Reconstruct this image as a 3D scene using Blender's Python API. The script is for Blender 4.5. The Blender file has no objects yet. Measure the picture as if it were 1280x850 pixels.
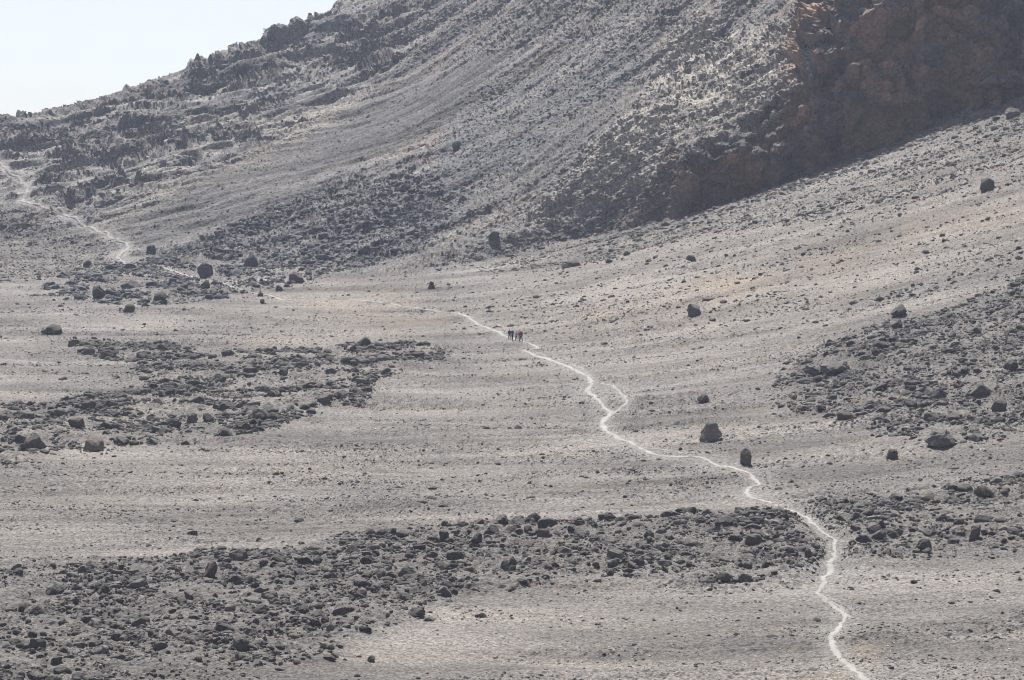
import bpy, math, time
import numpy as np
T0 = time.time()
def log(*a): print('[%.1fs]' % (time.time() - T0), *a, flush=True)
RNG = np.random.default_rng(7)
scene = bpy.context.scene
COL = scene.collection

# ------------------------------------------------------------------ camera
F, CX, CY = 3555.56, 640.0, 425.0          # 100 mm lens on a 36 mm frame, 1280 x 850 photograph
PITCH, HC = 0.0583, 26.0
cp, sp = math.cos(PITCH), math.sin(PITCH)
def ray(px, py):
    """direction of the photograph's line of sight through a pixel"""
    a = (np.asarray(px, float) - CX) / F; b = -(np.asarray(py, float) - CY) / F
    return np.stack([a, cp + b * sp, -sp + b * cp], -1)
def pt(px, py, y):
    d = ray(px, py); t = np.asarray(y, float) / d[..., 1]
    p = d * t[..., None]; p[..., 2] += HC
    return p
def project(P):
    x, y, z = P[..., 0], P[..., 1], P[..., 2] - HC
    dep = y * cp - z * sp; up = y * sp + z * cp
    return CX + F * x / dep, CY - F * up / dep, dep

# ------------------------------------------------------------------ noise
PERM = RNG.permutation(1024).astype(np.int32)
PERM = np.concatenate([PERM, PERM])
ANG = RNG.random(1024) * 2 * math.pi
GX, GY = np.cos(ANG).astype(np.float32), np.sin(ANG).astype(np.float32)
g3 = RNG.normal(size=(1024, 3)); g3 /= np.linalg.norm(g3, axis=1)[:, None]; G3 = g3.astype(np.float32)
RV = RNG.random((1024, 4)).astype(np.float32)
def h2(i, j): return PERM[PERM[i & 1023] + (j & 1023)]
def h3(i, j, k): return PERM[PERM[PERM[i & 1023] + (j & 1023)] + (k & 1023)]
def fade(t): return t * t * t * (t * (t * 6 - 15) + 10)
def perlin2(x, y):
    x = np.asarray(x, np.float64); y = np.asarray(y, np.float64)
    xi = np.floor(x).astype(np.int32); yi = np.floor(y).astype(np.int32)
    fx = (x - xi).astype(np.float32); fy = (y - yi).astype(np.float32)
    u, v = fade(fx), fade(fy)
    def g(a, b):
        h = h2(xi + a, yi + b); return GX[h] * (fx - a) + GY[h] * (fy - b)
    n0 = g(0, 0); n0 = n0 + u * (g(1, 0) - n0)
    n1 = g(0, 1); n1 = n1 + u * (g(1, 1) - n1)
    return (n0 + v * (n1 - n0)) * 1.5
def fbm2(x, y, o=4, gain=0.5):
    s = 0; a = 1; f = 1
    for k in range(o):
        s = s + a * perlin2(x * f + 17.3 * k, y * f + 9.1 * k); a *= gain; f *= 2.03
    return s
def perlin3(x, y, z):
    xi = np.floor(x).astype(np.int32); yi = np.floor(y).astype(np.int32); zi = np.floor(z).astype(np.int32)
    fx = (x - xi).astype(np.float32); fy = (y - yi).astype(np.float32); fz = (z - zi).astype(np.float32)
    u, v, w = fade(fx), fade(fy), fade(fz)
    def g(a, b, c):
        G = G3[h3(xi + a, yi + b, zi + c)]
        return G[:, 0] * (fx - a) + G[:, 1] * (fy - b) + G[:, 2] * (fz - c)
    r = []
    for c in (0, 1):
        n0 = g(0, 0, c); n0 = n0 + u * (g(1, 0, c) - n0)
        n1 = g(0, 1, c); n1 = n1 + u * (g(1, 1, c) - n1)
        r.append(n0 + v * (n1 - n0))
    return (r[0] + w * (r[1] - r[0])) * 1.5
def fbm3(x, y, z, o=4, gain=0.5):
    s = 0; a = 1; f = 1
    for k in range(o):
        s = s + a * perlin3(x * f + 7.3 * k, y * f + 3.1 * k, z * f + 5.7 * k); a *= gain; f *= 2.03
    return s
def blocks3(x, y, z):
    """angular block heights: each Worley cell is a tilted facet, with crevices between cells"""
    xi = np.floor(x).astype(np.int32); yi = np.floor(y).astype(np.int32); zi = np.floor(z).astype(np.int32)
    n = len(x)
    f1 = np.full(n, 9, np.float32); f2 = np.full(n, 9, np.float32); val = np.zeros(n, np.float32)
    for a in (-1, 0, 1):
        for b in (-1, 0, 1):
            for c in (-1, 0, 1):
                h = h3(xi + a, yi + b, zi + c); r = RV[h]
                dx = xi + a + r[:, 0] - x; dy = yi + b + r[:, 1] - y; dz = zi + c + r[:, 2] - z
                d = (dx * dx + dy * dy + dz * dz).astype(np.float32)
                g = G3[h]
                v = r[:, 3] - 0.5 - 0.9 * (g[:, 0] * dx + g[:, 1] * dy + g[:, 2] * dz).astype(np.float32)
                m = d < f1
                f2 = np.where(m, f1, np.minimum(f2, d)); val = np.where(m, v, val); f1 = np.where(m, d, f1)
    e = np.clip((np.sqrt(f2) - np.sqrt(f1)) / 0.16, 0, 1)
    return val * e - 0.35 * (1 - e)
def sstep(a, b, x):
    t = np.clip((x - a) / (b - a), 0, 1); return t * t * (3 - 2 * t)

# ------------------------------------------------------------------ the lie of the land
class RBF:
    def __init__(s, P, lam):
        s.c = P[:, :2] / 100.0; n = len(P)
        d = np.linalg.norm(s.c[:, None] - s.c[None], axis=2)
        A = np.zeros((n + 3, n + 3)); A[:n, :n] = s.phi(d * d) + lam * np.eye(n)
        A[:n, n] = 1; A[:n, n + 1:] = s.c; A[n:, :n] = A[:n, n:].T
        s.w = np.linalg.solve(A, np.concatenate([P[:, 2], [0, 0, 0]]))
    @staticmethod
    def phi(r2): return 0.5 * r2 * np.log(r2 + 1e-9)
    def __call__(s, x, y):
        x = np.asarray(x, float).ravel() / 100; y = np.asarray(y, float).ravel() / 100
        out = np.empty(len(x)); n = len(s.c)
        for i in range(0, len(x), 100000):
            a, b = x[i:i + 100000], y[i:i + 100000]
            o = s.w[n] + s.w[n + 1] * a + s.w[n + 2] * b
            for k in range(n):
                o = o + s.w[k] * s.phi((a - s.c[k, 0]) ** 2 + (b - s.c[k, 1]) ** 2)
            out[i:i + 100000] = o
        return out
ys = [220, 250, 280, 310, 350, 400, 444, 500, 560, 620]
flat = {220: 850, 250: 748, 280: 669, 310: 605, 350: 536, 400: 470, 444: 428, 500: 381, 560: 343, 620: 316}
cols = {
    -300: flat, 0: flat, 320: flat,
    640: {**flat, 444: 425, 500: 373, 560: 325, 620: 285},
    960: {220: 850, 250: 746, 280: 661, 310: 592, 350: 515, 400: 435, 444: 375, 500: 305, 560: 245, 620: 196},
    1280: {220: 842, 250: 735, 280: 640, 310: 560, 350: 465, 400: 370, 444: 300, 500: 215, 560: 135, 620: 70},
    1600: {220: 830, 250: 715, 280: 610, 310: 520, 350: 405, 400: 300, 444: 220, 500: 120, 560: 30, 620: -50}}
g = [pt(px, t[y], y) for px, t in cols.items() for y in ys]
for px in (-300, 640, 1600):
    p = pt(px, {-300: 848, 640: 850, 1600: 828}[px], 219.0); g.append(np.array([p[0] * 0.8, 170.0, p[2] - 2.2]))
g += [np.array([-200, 1000, 8.0]), np.array([0, 1000, 20.0]), np.array([200, 900, 50.0])]
RG = RBF(np.array(g), 0.02)
f = [pt(*a) for a in [
    (-500, 345, 650), (-200, 338, 630), (0, 330, 612), (160, 322, 612), (300, 345, 572), (450, 345, 545), (620, 300, 566), (700, 262, 580),
    (5, 207, 755), (70, 265, 690), (130, 290, 655),
    (-500, 232, 800), (-200, 178, 815), (-80, 158, 822), (0, 148, 830), (65, 138, 842), (130, 128, 850), (220, 100, 865), (310, 63, 885), (430, 10, 905),
    (490, 100, 790), (400, 150, 755), (300, 205, 718), (200, 245, 688),
    (600, 0, 835), (500, 0, 890), (600, 150, 705), (600, 230, 620), (500, 200, 670), (420, 270, 620),
    (700, 0, 762), (760, 0, 730), (800, 0, 708), (850, 0, 685), (900, 0, 668), (960, 0, 648),
    (700, 130, 660), (760, 130, 618), (800, 130, 598), (700, 200, 604), (770, 193, 582), (850, 178, 574), (900, 170, 573), (960, 158, 573), (1000, 110, 576), (1020, 60, 586), (1040, -10, 600),
    (900, 90, 622), (830, 100, 632), (1130, -200, 586), (1280, -300, 588), (1600, -420, 592),
    (500, -32, 935), (600, -110, 940), (800, -190, 840), (1000, -260, 760), (1280, -400, 700), (1600, -500, 680)]]
f += [np.array(a, float) for a in [(-250, 960, 5), (-160, 970, 12), (-80, 1010, 45), (-50, 1060, 72), (0, 1150, 90), (100, 1150, 100), (250, 1000, 130), (-300, 1100, -15), (-100, 1250, 20)]]
RF = RBF(np.array(f), 0.02)

def at_ground(px, py, y):  # plan position
    p = pt(px, py, y); return p[:2]
FOOT_PX = [(-900, 690), (-500, 648), (-200, 628), (0, 606), (160, 600), (300, 570), (450, 545), (620, 566), (700, 574), (760, 571), (800, 566), (850, 564), (900, 567), (960, 569), (1010, 573), (1060, 574), (1130, 578), (1190, 580), (1215, 577), (1245, 573), (1280, 571), (1400, 566), (1700, 560)]
FOOT = np.array([((px - CX) / F * d * 0.998, d) for px, d in FOOT_PX])
def foot_dist(x, y):
    best = np.full(len(x), 1e9); sgn = np.ones(len(x)); tp = np.zeros(len(x))
    for i in range(len(FOOT) - 1):
        a, b = FOOT[i], FOOT[i + 1]; d = b - a; L2 = d @ d
        t = ((x - a[0]) * d[0] + (y - a[1]) * d[1]) / L2
        tc = np.clip(t, 0, 1)
        dx = x - a[0] - tc * d[0]; dy = y - a[1] - tc * d[1]
        r = np.hypot(dx, dy); m = r < best
        best = np.where(m, r, best)
        sgn = np.where(m, np.sign(d[0] * (y - a[1]) - d[1] * (x - a[0])), sgn)
        tp = np.where(m, FOOT_PX[i][0] + tc * (FOOT_PX[i + 1][0] - FOOT_PX[i][0]), tp)
    return best * sgn, tp
def base(x, y, full=False):
    """smooth height of the ground; FULL also tells the mountain from the plain"""
    x = np.asarray(x, float).ravel(); y = np.asarray(y, float).ravel()
    r = np.hypot(x, y)
    G = RG(np.clip(x, -260, 260), np.clip(y, 165, 1000))
    und = 0.5 * fbm2(x / 45, y / 22, 3) * sstep(180, 260, r)
    G = G + und
    near = np.clip(1 - r / 200.0, 0, 1)
    G = G * sstep(0, 200, r) + (24.3 * near ** 1.6 - 12 * (1 - sstep(0, 200, r)) * (1 - near)) * (r < 200)
    z = G.copy(); mtn = np.zeros(len(x)); s = np.full(len(x), -1e3); tp = np.zeros(len(x))
    k = (y > 480)
    if k.any():
        xx, yy = x[k], y[k]
        ss, tt = foot_dist(xx, yy)
        but = 4.2 * perlin2(tt / 58.0, 3.7 + 0 * tt) + 2.2 * perlin2(tt / 22.0, 8.1 + yy / 60) + 1.3 * perlin2(xx / 5.5, yy / 5.5) + .8 * perlin2(xx / 2.3, yy / 2.3)
        cl = sstep(800, 940, tt + 14 * perlin2(xx / 7, yy / 7))
        s2 = ss + but * cl
        Fz = RF(np.clip(xx, -330, 330), np.clip(yy, 480, 1260))
        Fz = Fz + (1 - cl * sstep(30, 0, ss)) * (2.7 * fbm2((xx * 0.35 + yy * -0.95) / 24, (xx * .95 + yy * .35) / 90, 4)) * sstep(0, 40, ss)
        steep = 1.1 + (4.2 - 1.1) * cl
        lowh = 9 + 6 * perlin2(tt / 33.0, 5.5 + 0 * tt)
        hi = np.clip(s2 * steep - lowh, 0, None)
        prof = s2 * steep - cl * hi * (.66 - .14 * sstep(1130, 1190, tt) + .10 * perlin2(xx / 13, yy / 13) + .06 * perlin2(xx / 5, yy / 5))
        # a ledge low on the cliff at its right end
        led = sstep(1195, 1240, tt)
        prof = prof - led * (np.clip(s2 - 1.5, 0, 19) * np.where(s2 < 3.2, 3.85, 1.6))
        h_ = np.clip(.5 + .5 * (G[k] + prof - Fz) / 7.0, 0, 1)
        M = np.where(ss > -2, (G[k] + prof) * (1 - h_) + Fz * h_ - 7.0 * h_ * (1 - h_), np.minimum(Fz, G[k] + prof))
        kk = 1.5
        hh = np.clip(0.5 + 0.5 * (M - G[k]) / kk, 0, 1)
        sm = G[k] * (1 - hh) + M * hh + kk * hh * (1 - hh)
        sm = np.where(cl > .5, np.maximum(M, G[k]), sm)
        z[k] = sm; mtn[k] = (M > G[k]); s[k] = s2; tp[k] = tt
    # the land falls away behind and beside the mountain
    far = np.clip(r - 1150, 0, None)
    z = z - 0.06 * far * sstep(0, 300, far)
    z = np.maximum(z, -60 + 0 * z)
    return (z, mtn, s, tp) if full else z
log('rbf')

# ------------------------------------------------------------------ photograph pixel -> place on the land
_MT = np.arange(170, 1000, 1.5)
def hit(pxs, pys, lift=0.0):
    out = []
    for px, py in zip(np.atleast_1d(pxs), np.atleast_1d(pys)):
        P = pt(np.full(len(_MT), px), np.full(len(_MT), py), _MT)
        z = base(P[:, 0], P[:, 1]); d = P[:, 2] - z - lift
        i = np.argmax(d < 0)
        if d[i] >= 0: i = len(_MT) - 1
        if i == 0: i = 1
        t = d[i - 1] / (d[i - 1] - d[i] + 1e-9); t = min(max(t, 0), 1)
        out.append(P[i - 1, :2] + t * (P[i, :2] - P[i - 1, :2]))
    return np.array(out)
def area(poly):
    return hit([p[0] for p in poly], [p[1] for p in poly])
def inside(poly, x, y):
    c = np.zeros(len(x), bool); n = len(poly)
    k = (x >= poly[:, 0].min()) & (x <= poly[:, 0].max()) & (y >= poly[:, 1].min()) & (y <= poly[:, 1].max())
    xs, yy = x[k], y[k]; cc = np.zeros(len(xs), bool)
    for i in range(n):
        a, b = poly[i], poly[(i + 1) % n]
        if a[1] == b[1]: continue
        m = ((a[1] > yy) != (b[1] > yy)) & (xs < (b[0] - a[0]) * (yy - a[1]) / (b[1] - a[1]) + a[0])
        cc ^= m
    c[k] = cc; return c

# ------------------------------------------------------------------ the mesh of the land
A_D = np.radians(11.4)
daz = np.radians(0.0195)
az_mid = np.arange(-A_D, A_D + daz / 2, daz)
side = A_D + np.cumsum(np.geomspace(daz * 1.5, np.radians(9), 60))
side = side[side < np.radians(170)]
AZ = np.concatenate([-side[::-1], az_mid, side]); NA = len(AZ)
RF_N = 640
rfine = np.concatenate([np.geomspace(2, 190, 24)[:-1], np.geomspace(190, 1150, RF_N), np.geomspace(1180, 2600, 12)])
NR = 1080
# sample profiles on every 3rd column and interpolate the spacing between them
ic = np.unique(np.concatenate([np.arange(0, NA, 3), [NA - 1]]))
AA, RR = np.meshgrid(AZ[ic], rfine, indexing='ij')
Z0 = base((RR * np.sin(AA)).ravel(), (RR * np.cos(AA)).ravel()).reshape(AA.shape)
log('profiles', Z0.shape)
el = np.arctan2(Z0 - HC, RR)
de = np.abs(np.diff(el, axis=1)); dl = np.diff(np.log(RR), axis=1)
vis = (RR[:, 1:] > 195) & (RR[:, 1:] < 1150)
w = np.where(vis, np.sqrt(de ** 2 + (0.022 * dl) ** 2), 0) + 2e-4 * dl
# behind the skyline fewer rows
mx = np.maximum.accumulate(el, axis=1)
hid = (el < mx - 0.002)[:, 1:]
w = np.where(hid, w * 0.25, w)
cum = np.concatenate([np.zeros((len(ic), 1)), np.cumsum(w, axis=1)], axis=1); cum /= cum[:, -1:]
from_u = np.linspace(0, 1, NR)
Rsub = np.stack([np.interp(from_u, cum[i], rfine) for i in range(len(ic))])
ker = np.exp(-np.linspace(-2, 2, 9) ** 2); ker /= ker.sum()
Rp = np.pad(Rsub, ((4, 4), (0, 0)), mode='edge')
Rsub = sum(ker[j] * Rp[j:j + len(ic)] for j in range(9))
Rg = np.empty((NA, NR))
pos_i = np.arange(NA); j = np.clip(np.searchsorted(ic, pos_i, 'right') - 1, 0, len(ic) - 2)
t = ((pos_i - ic[j]) / (ic[j + 1] - ic[j]))[:, None]
Rg = Rsub[j] * (1 - t) + Rsub[j + 1] * t
X = Rg * np.sin(AZ)[:, None]; Y = Rg * np.cos(AZ)[:, None]
x, y = X.ravel(), Y.ravel()
z, mtn, sfoot, tfoot = base(x, y, True)
log('land grid', X.shape)
dense = (np.abs(np.arctan2(x, y)) < A_D) & (y > 195) & (y < 1000)

# ------------------------------------------------------------------ areas of the place (outlines seen in the photograph, set on the ground)
BAND_FRONT = area([(-60, 730), (0, 716), (100, 708), (200, 700), (250, 688), (330, 685), (430, 674), (500, 662), (560, 660), (650, 653), (760, 652), (860, 643), (920, 643), (1000, 630), (1060, 624), (1130, 614), (1200, 606), (1290, 592), (1400, 585),
                   (1400, 680), (1280, 690), (1200, 700), (1100, 706), (1000, 722), (900, 728), (860, 728), (750, 730), (650, 738), (560, 742), (535, 765), (500, 776), (440, 798), (400, 825), (330, 838), (200, 856), (0, 866), (-60, 868)])
BAND_LEFT = area([(-60, 505), (0, 510), (60, 505), (150, 492), (190, 472), (140, 452), (80, 440), (85, 426), (150, 428), (260, 436), (380, 442), (430, 430), (500, 431), (558, 440), (550, 450), (470, 478), (458, 512), (400, 520), (320, 545), (240, 556), (150, 560), (100, 566), (0, 586), (-60, 590)])
BAND_RIGHT = area([(975, 480), (1010, 442), (1100, 404), (1180, 388), (1280, 352), (1400, 310), (1400, 530), (1280, 545), (1200, 556), (1150, 556), (1100, 545), (1020, 522), (960, 512)])
BAND_STRIP = area([(1000, 402), (1080, 378), (1160, 354), (1230, 326), (1290, 312), (1290, 326), (1240, 338), (1160, 368), (1080, 390), (1010, 410)])
APRON = area([(150, 330), (260, 290), (340, 262), (420, 225), (520, 215), (580, 250), (560, 285), (480, 325), (400, 350), (300, 372), (200, 385), (120, 380), (60, 372), (100, 330)])
SCREE = area([(60, 285), (200, 246), (300, 207), (400, 152), (500, 98), (640, 60), (560, 150), (420, 225), (340, 262), (260, 290), (170, 318)])
BLUE = area([(560, 150), (640, 110), (720, 90), (800, 40), (830, 60), (760, 120), (680, 180), (560, 290), (480, 325), (540, 230)])
LEFTROCK = area([(-40, 160), (0, 156), (130, 134), (220, 102), (310, 65), (420, 10), (520, 8), (500, 90), (400, 145), (300, 200), (200, 240), (120, 270), (40, 240), (-40, 215)])
SHOULDER = area([(640, 270), (720, 210), (780, 150), (830, 60), (850, 8), (1030, 8), (1020, 70), (960, 155), (870, 172), (800, 188), (860, 225), (880, 236), (760, 256), (690, 275)])
TAN = [area(p) for p in ([(720, 392), (860, 366), (1000, 336), (1000, 345), (870, 378), (740, 404)], [(1000, 330), (1130, 292), (1290, 254), (1290, 268), (1140, 304), (1010, 342)], [(300, 425), (400, 410), (560, 400), (560, 408), (400, 420), (310, 432)],
                         [(870, 350), (940, 338), (960, 342), (880, 362)], [(380, 372), (470, 368), (540, 378), (500, 392), (390, 384)], [(960, 850), (1100, 815), (1130, 820), (1010, 860)])]
SUN_GRAVEL = area([(-40, 600), (100, 590), (300, 570), (560, 520), (900, 600), (860, 640), (400, 660), (300, 672), (-40, 690)])
WARMZ = area([(540, 405), (700, 330), (900, 285), (1100, 240), (1300, 190), (1300, 315), (1000, 392), (760, 425)])
RIB = area([(498, 96), (490, 112), (420, 150), (330, 200), (210, 248), (120, 282), (125, 272), (205, 238), (320, 188), (400, 142)])
SANDY = area([(420, 790), (560, 750), (1000, 728), (1060, 720), (1290, 700), (1290, 745), (1050, 765), (860, 785), (640, 815), (500, 850), (380, 850)])
TALUS = area([(880, 240), (960, 230), (1060, 200), (1130, 175), (1290, 108), (1290, 200), (1150, 250), (1000, 280), (880, 290), (740, 330), (600, 340), (640, 290), (740, 262)])
wx = 2.2 * fbm2(x / 9, y / 9, 4); wy = 3.0 * fbm2(x / 9 + 40, y / 9 + 7, 4)
def mask(poly, amp=1.0): return inside(poly, x + wx * amp, y + wy * amp).astype(np.float32)
def grid_blur(m, n):
    m = m.reshape(NA, NR).astype(np.float32)
    for ax in (0, 1):
        for _ in range(2):
            c = np.cumsum(np.pad(m, [(n + 1, n) if q == ax else (0, 0) for q in (0, 1)], mode='edge'), axis=ax)
            m = (np.take(c, np.arange(2 * n + 1, c.shape[ax]), ax) - np.take(c, np.arange(0, c.shape[ax] - 2 * n - 1), ax)) / (2 * n + 1)
    return m.ravel()
mk = {n: mask(p, a) for n, p, a in [('front', BAND_FRONT, .5), ('left', BAND_LEFT, .9), ('right', BAND_RIGHT, 1), ('strip', BAND_STRIP, .7), ('apron', APRON, 1.5), ('scree', SCREE, 1.2), ('blue', BLUE, 1.5), ('leftrock', LEFTROCK, 1.5), ('shoulder', SHOULDER, .8), ('gravel', SUN_GRAVEL, 2), ('talus', TALUS, 1.5)]}
LEFTFOOT = area([(-60, 262), (60, 277), (140, 300), (146, 325), (100, 345), (40, 352), (-60, 356)])
for n_, p_, a_ in (('leftfoot', LEFTFOOT, 1.5), ('warm', WARMZ, 2), ('rib', RIB, .5), ('sandy', SANDY, 1.5)): mk[n_] = mask(p_, a_)
mk['tan'] = np.clip(sum(mask(p, .8) for p in TAN), 0, 1)
soft = {n: grid_blur(m, 9) for n, m in mk.items()}
log('areas')

# ------------------------------------------------------------------ the path
def spline(P, step):
    P = np.asarray(P, float); out = []
    Q = np.vstack([2 * P[0] - P[1], P, 2 * P[-1] - P[-2]])
    for i in range(1, len(Q) - 2):
        n = max(2, int(np.linalg.norm(Q[i + 1, :2] - Q[i, :2]) / step))
        t = np.linspace(0, 1, n, endpoint=False)[:, None]
        a, b, c, d = Q[i - 1], Q[i], Q[i + 1], Q[i + 2]
        out.append(0.5 * (2 * b + (c - a) * t + (2 * a - 5 * b + 4 * c - d) * t ** 2 + (3 * b - a - 3 * c + d) * t ** 3))
    return np.vstack(out + [P[-1:]])
PATHS = [  # pixel x, pixel y, width in metres
    [(1100, 862, .95), (1085, 850, .95), (1062, 832, 1.0), (1045, 815, 1.0), (1040, 800, 1.05), (1047, 785, 1.0), (1056, 770, .9), (1045, 760, .8), (1030, 748, .8), (1024, 740, .85), (1030, 725, .9), (1037, 712, .9), (1040, 700, .9), (1044, 685, .8), (1040, 672, .6), (1030, 665, .6), (1018, 655, .7), (1010, 648, .7), (1000, 642, .5),
     (985, 637, .7), (965, 629, .9), (945, 623, 1.0), (933, 617, .95), (938, 609, .95), (948, 604, .9), (940, 595, .8), (930, 588, .9), (915, 584, 1.1), (895, 580, 1.1), (880, 573, 1.1), (868, 570, .9), (840, 570, 1.0), (815, 566, 1.1), (798, 558, 1.1), (785, 552, 1.2), (770, 545, 1.2), (757, 537, 1.2), (753, 527, 1.2), (762, 519, 1.0), (764, 515, 1.0), (752, 505, 1.0), (745, 497, 1.1), (735, 488, 1.1), (740, 478, 1.1), (730, 468, 1.2), (715, 460, 1.2), (698, 453, 1.3), (680, 447, 1.3), (665, 442, 1.2), (654, 438, 1.1), (662, 436, .9), (672, 435, .9), (664, 430, .8), (655, 427, .7),
     (640, 423, .9), (625, 416, 1.0), (605, 408, 1.0), (590, 400, 1.0), (575, 392, .9), (555, 390, .7), (535, 387, .7), (515, 384, .7), (490, 380, .6), (460, 376, .7), (420, 374, .7), (385, 374, .6), (360, 375, .5), (348, 373, .5), (328, 368, .4), (307, 364, .8), (290, 359, .9), (269, 353, .8), (250, 349, .6), (232, 344, .9), (218, 339, .9), (205, 335, .7)],
    [(205, 335, .3), (190, 334, .3), (172, 334, .5), (161, 332, 1.0), (153, 327, 1.1), (148, 321, 1.4), (155, 314, 1.4), (160, 308, 1.3), (155, 303, 1.1), (148, 300, 1.1), (135, 293, 1.1), (118, 286, 1.1), (100, 277, 1.2), (80, 269, 1.2), (60, 262, 1.2), (40, 255, 1.3), (28, 250, 1.5), (34, 240, 1.6), (34, 232, 1.3), (25, 225, 1.3), (12, 216, 1.2), (2, 207, 1.1), (-10, 200, 1.0)],
    [(739, 476, .6), (752, 479, .7), (767, 482, .8), (774, 488, .7), (780, 495, .9), (783, 502, .9), (776, 510, .8), (766, 518, .7)],
    [(795, 557, .6), (812, 560, .7), (835, 563, .6), (858, 567, .6)], [(1024, 742, .6), (1036, 752, .7), (1050, 760, .7), (1066, 772, .6)], [(700, 452, .6), (716, 456, .7), (730, 463, .7), (742, 474, .6)]]
paths = []
for pp in PATHS:
    P = hit([p[0] for p in pp], [p[1] for p in pp])
    S_ = spline(np.c_[P, [max(p[2], .55 + .3 * (p[1] < 392)) * .54 for p in pp]], 0.35)
    k_ = np.arange(len(S_)); j_ = len(paths) * 7.7
    S_[:, 0] += .30 * perlin2(k_ * .13, 0 * k_ + j_) + .16 * perlin2(k_ * .37, 0 * k_ + j_ + 4); S_[:, 1] += .8 * perlin2(k_ * .11, 0 * k_ + j_ + 9)
    paths.append(S_)
dpath = np.full((NA, NR), 99.0, np.float32)
ci0 = np.searchsorted(AZ, az_mid[0])
for S in paths:
    sa = np.arctan2(S[:, 0], S[:, 1]); sr = np.hypot(S[:, 0], S[:, 1])
    for k in range(len(S)):
        c = int(np.clip(np.searchsorted(AZ, sa[k]), 0, NA - 1)); hw = int(4.0 / sr[k] / daz) + 1
        c0, c1 = max(0, c - hw), min(NA, c + hw + 1)
        i0, i1 = np.searchsorted(Rg[c], [sr[k] - 4.5, sr[k] + 4.5])
        if i1 <= i0: continue
        i0 = max(0, i0 - 10); i1 += 10
        d = np.hypot(X[c0:c1, i0:i1] - S[k, 0], Y[c0:c1, i0:i1] - S[k, 1]) / (S[k, 2] + 0.15 + 0.45 * float(sstep(500, 560, sr[k])) + 0.55 * (sr[k] < 335) * (sr[k] > 255))
        dpath[c0:c1, i0:i1] = np.minimum(dpath[c0:c1, i0:i1], d)
dpath = dpath.ravel()      # distance to the path's middle in path widths
log('path')

# ------------------------------------------------------------------ relief on the land
P3 = np.stack([x, y, z], -1).reshape(NA, NR, 3)
def normals(P):
    du = np.empty_like(P); dv = np.empty_like(P)
    du[1:-1] = P[2:] - P[:-2]; du[0] = P[1] - P[0]; du[-1] = P[-1] - P[-2]
    dv[:, 1:-1] = P[:, 2:] - P[:, :-2]; dv[:, 0] = P[:, 1] - P[:, 0]; dv[:, -1] = P[:, -1] - P[:, -2]
    n = np.cross(du, dv); n /= np.linalg.norm(n, axis=2, keepdims=True) + 1e-12
    return np.where(n[..., 2:] < 0, -n, n)
N0 = normals(P3).reshape(-1, 3)
steep = sstep(0.72, 0.60, N0[:, 2]) * (mtn > 0) * (y > 540) * sstep(770, 900, tfoot)
crest_y = 0
disp = np.zeros(len(x), np.float32)
# plain: cobbly grain, low ripples running across the slope
gr = dense
gx, gy = x[gr], y[gr]
rough = np.clip(.55 + 1.1 * fbm2(gx / 34 + 3, gy / 6, 3), .15, 1.4) * (1 - .75 * soft['sandy'][gr])
pl = rough * (0.16 * fbm2(gx / 3.1, gy / 1.6, 3) + 0.12 * fbm2(gx / 0.8, gy / 0.7, 2, .7)) + 0.20 * fbm2(gx / 20, gy / 6.5, 3)
bands = np.clip(soft['front'] + soft['left'] + soft['right'] + soft['strip'] + soft['apron'], 0, 1)[gr]
pl = pl + bands * (0.55 + 0.4 * fbm2(gx / 5, gy / 4, 3) + 0.12 * perlin2(gx / 1.1, gy / 0.9))
pl = pl * sstep(0.5, 2.0, dpath[gr]) - 0.08 * sstep(1.2, .5, dpath[gr])
disp[gr] = pl
# mountain: scree grain, blocks and crags, ribs on the cliff
m = dense & (mtn > 0)
X3 = P3.reshape(-1, 3)[m]
al = X3[:, 0] * 0.93 + X3[:, 1] * 0.36; ac = -X3[:, 0] * 0.36 + X3[:, 1] * 0.93     # down the fall line, across it
lr, sh, apr, scr, blu = (soft[n][m] for n in ('leftrock', 'shoulder', 'apron', 'scree', 'blue'))
st = steep[m]
cr0 = .55 * fbm2(al / 40 + 3, ac / 9, 4) + .40 * fbm2(al / 14, ac / 5 + 3, 3) - .10
OUTCROPS = [(465, 48, 50, 34), (268, 102, 30, 11), (298, 166, 28, 8), (100, 192, 22, 13), (135, 172, 30, 9), (45, 165, 34, 12), (170, 150, 24, 8), (75, 225, 24, 8), (205, 125, 26, 9), (360, 62, 34, 13), (645, 50, 40, 14), (560, 22, 45, 16), (730, 45, 34, 16), (700, 12, 60, 10), (838, 20, 16, 30),
            (810, 150, 22, 8), (800, 225, 40, 14), (850, 205, 26, 10), (740, 250, 36, 9), (905, 110, 20, 14), (880, 60, 26, 18), (330, 130, 24, 9), (240, 205, 26, 7), (150, 225, 20, 7)]
oc = hit([o[0] for o in OUTCROPS], [o[1] for o in OUTCROPS])
for (px_, py_, rx, ry), c_ in zip(OUTCROPS, oc):
    q_ = pt(px_, py_, c_[1]); k_ = c_[1] / F
    g_ = np.exp(-(((X3[:, 0] - q_[0]) / (rx * k_)) ** 2 + ((X3[:, 2] - q_[2]) / (ry * k_)) ** 2) * 1.0 - ((X3[:, 1] - q_[1]) / 45) ** 2)
    cr0 = cr0 + .75 * g_
crag = sstep(.02, .32, cr0)
chute = sstep(.05, -.25, cr0)
rock = np.clip(lr * (0.06 + 0.95 * crag) + sh * (.12 + .55 * sstep(0, .3, cr0)) + apr * .25 + .45 * crag * (1 - scr) * (1 - blu) * (1 - lr) * (1 - sh) + 0.06, 0, 1) * (1 - st)
b1 = blocks3(al / 9, ac / 4.2, X3[:, 2] / 5)
b2 = blocks3(X3[:, 0] / 2.0 + 9, X3[:, 1] / 2.0, X3[:, 2] / 1.6)
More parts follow.
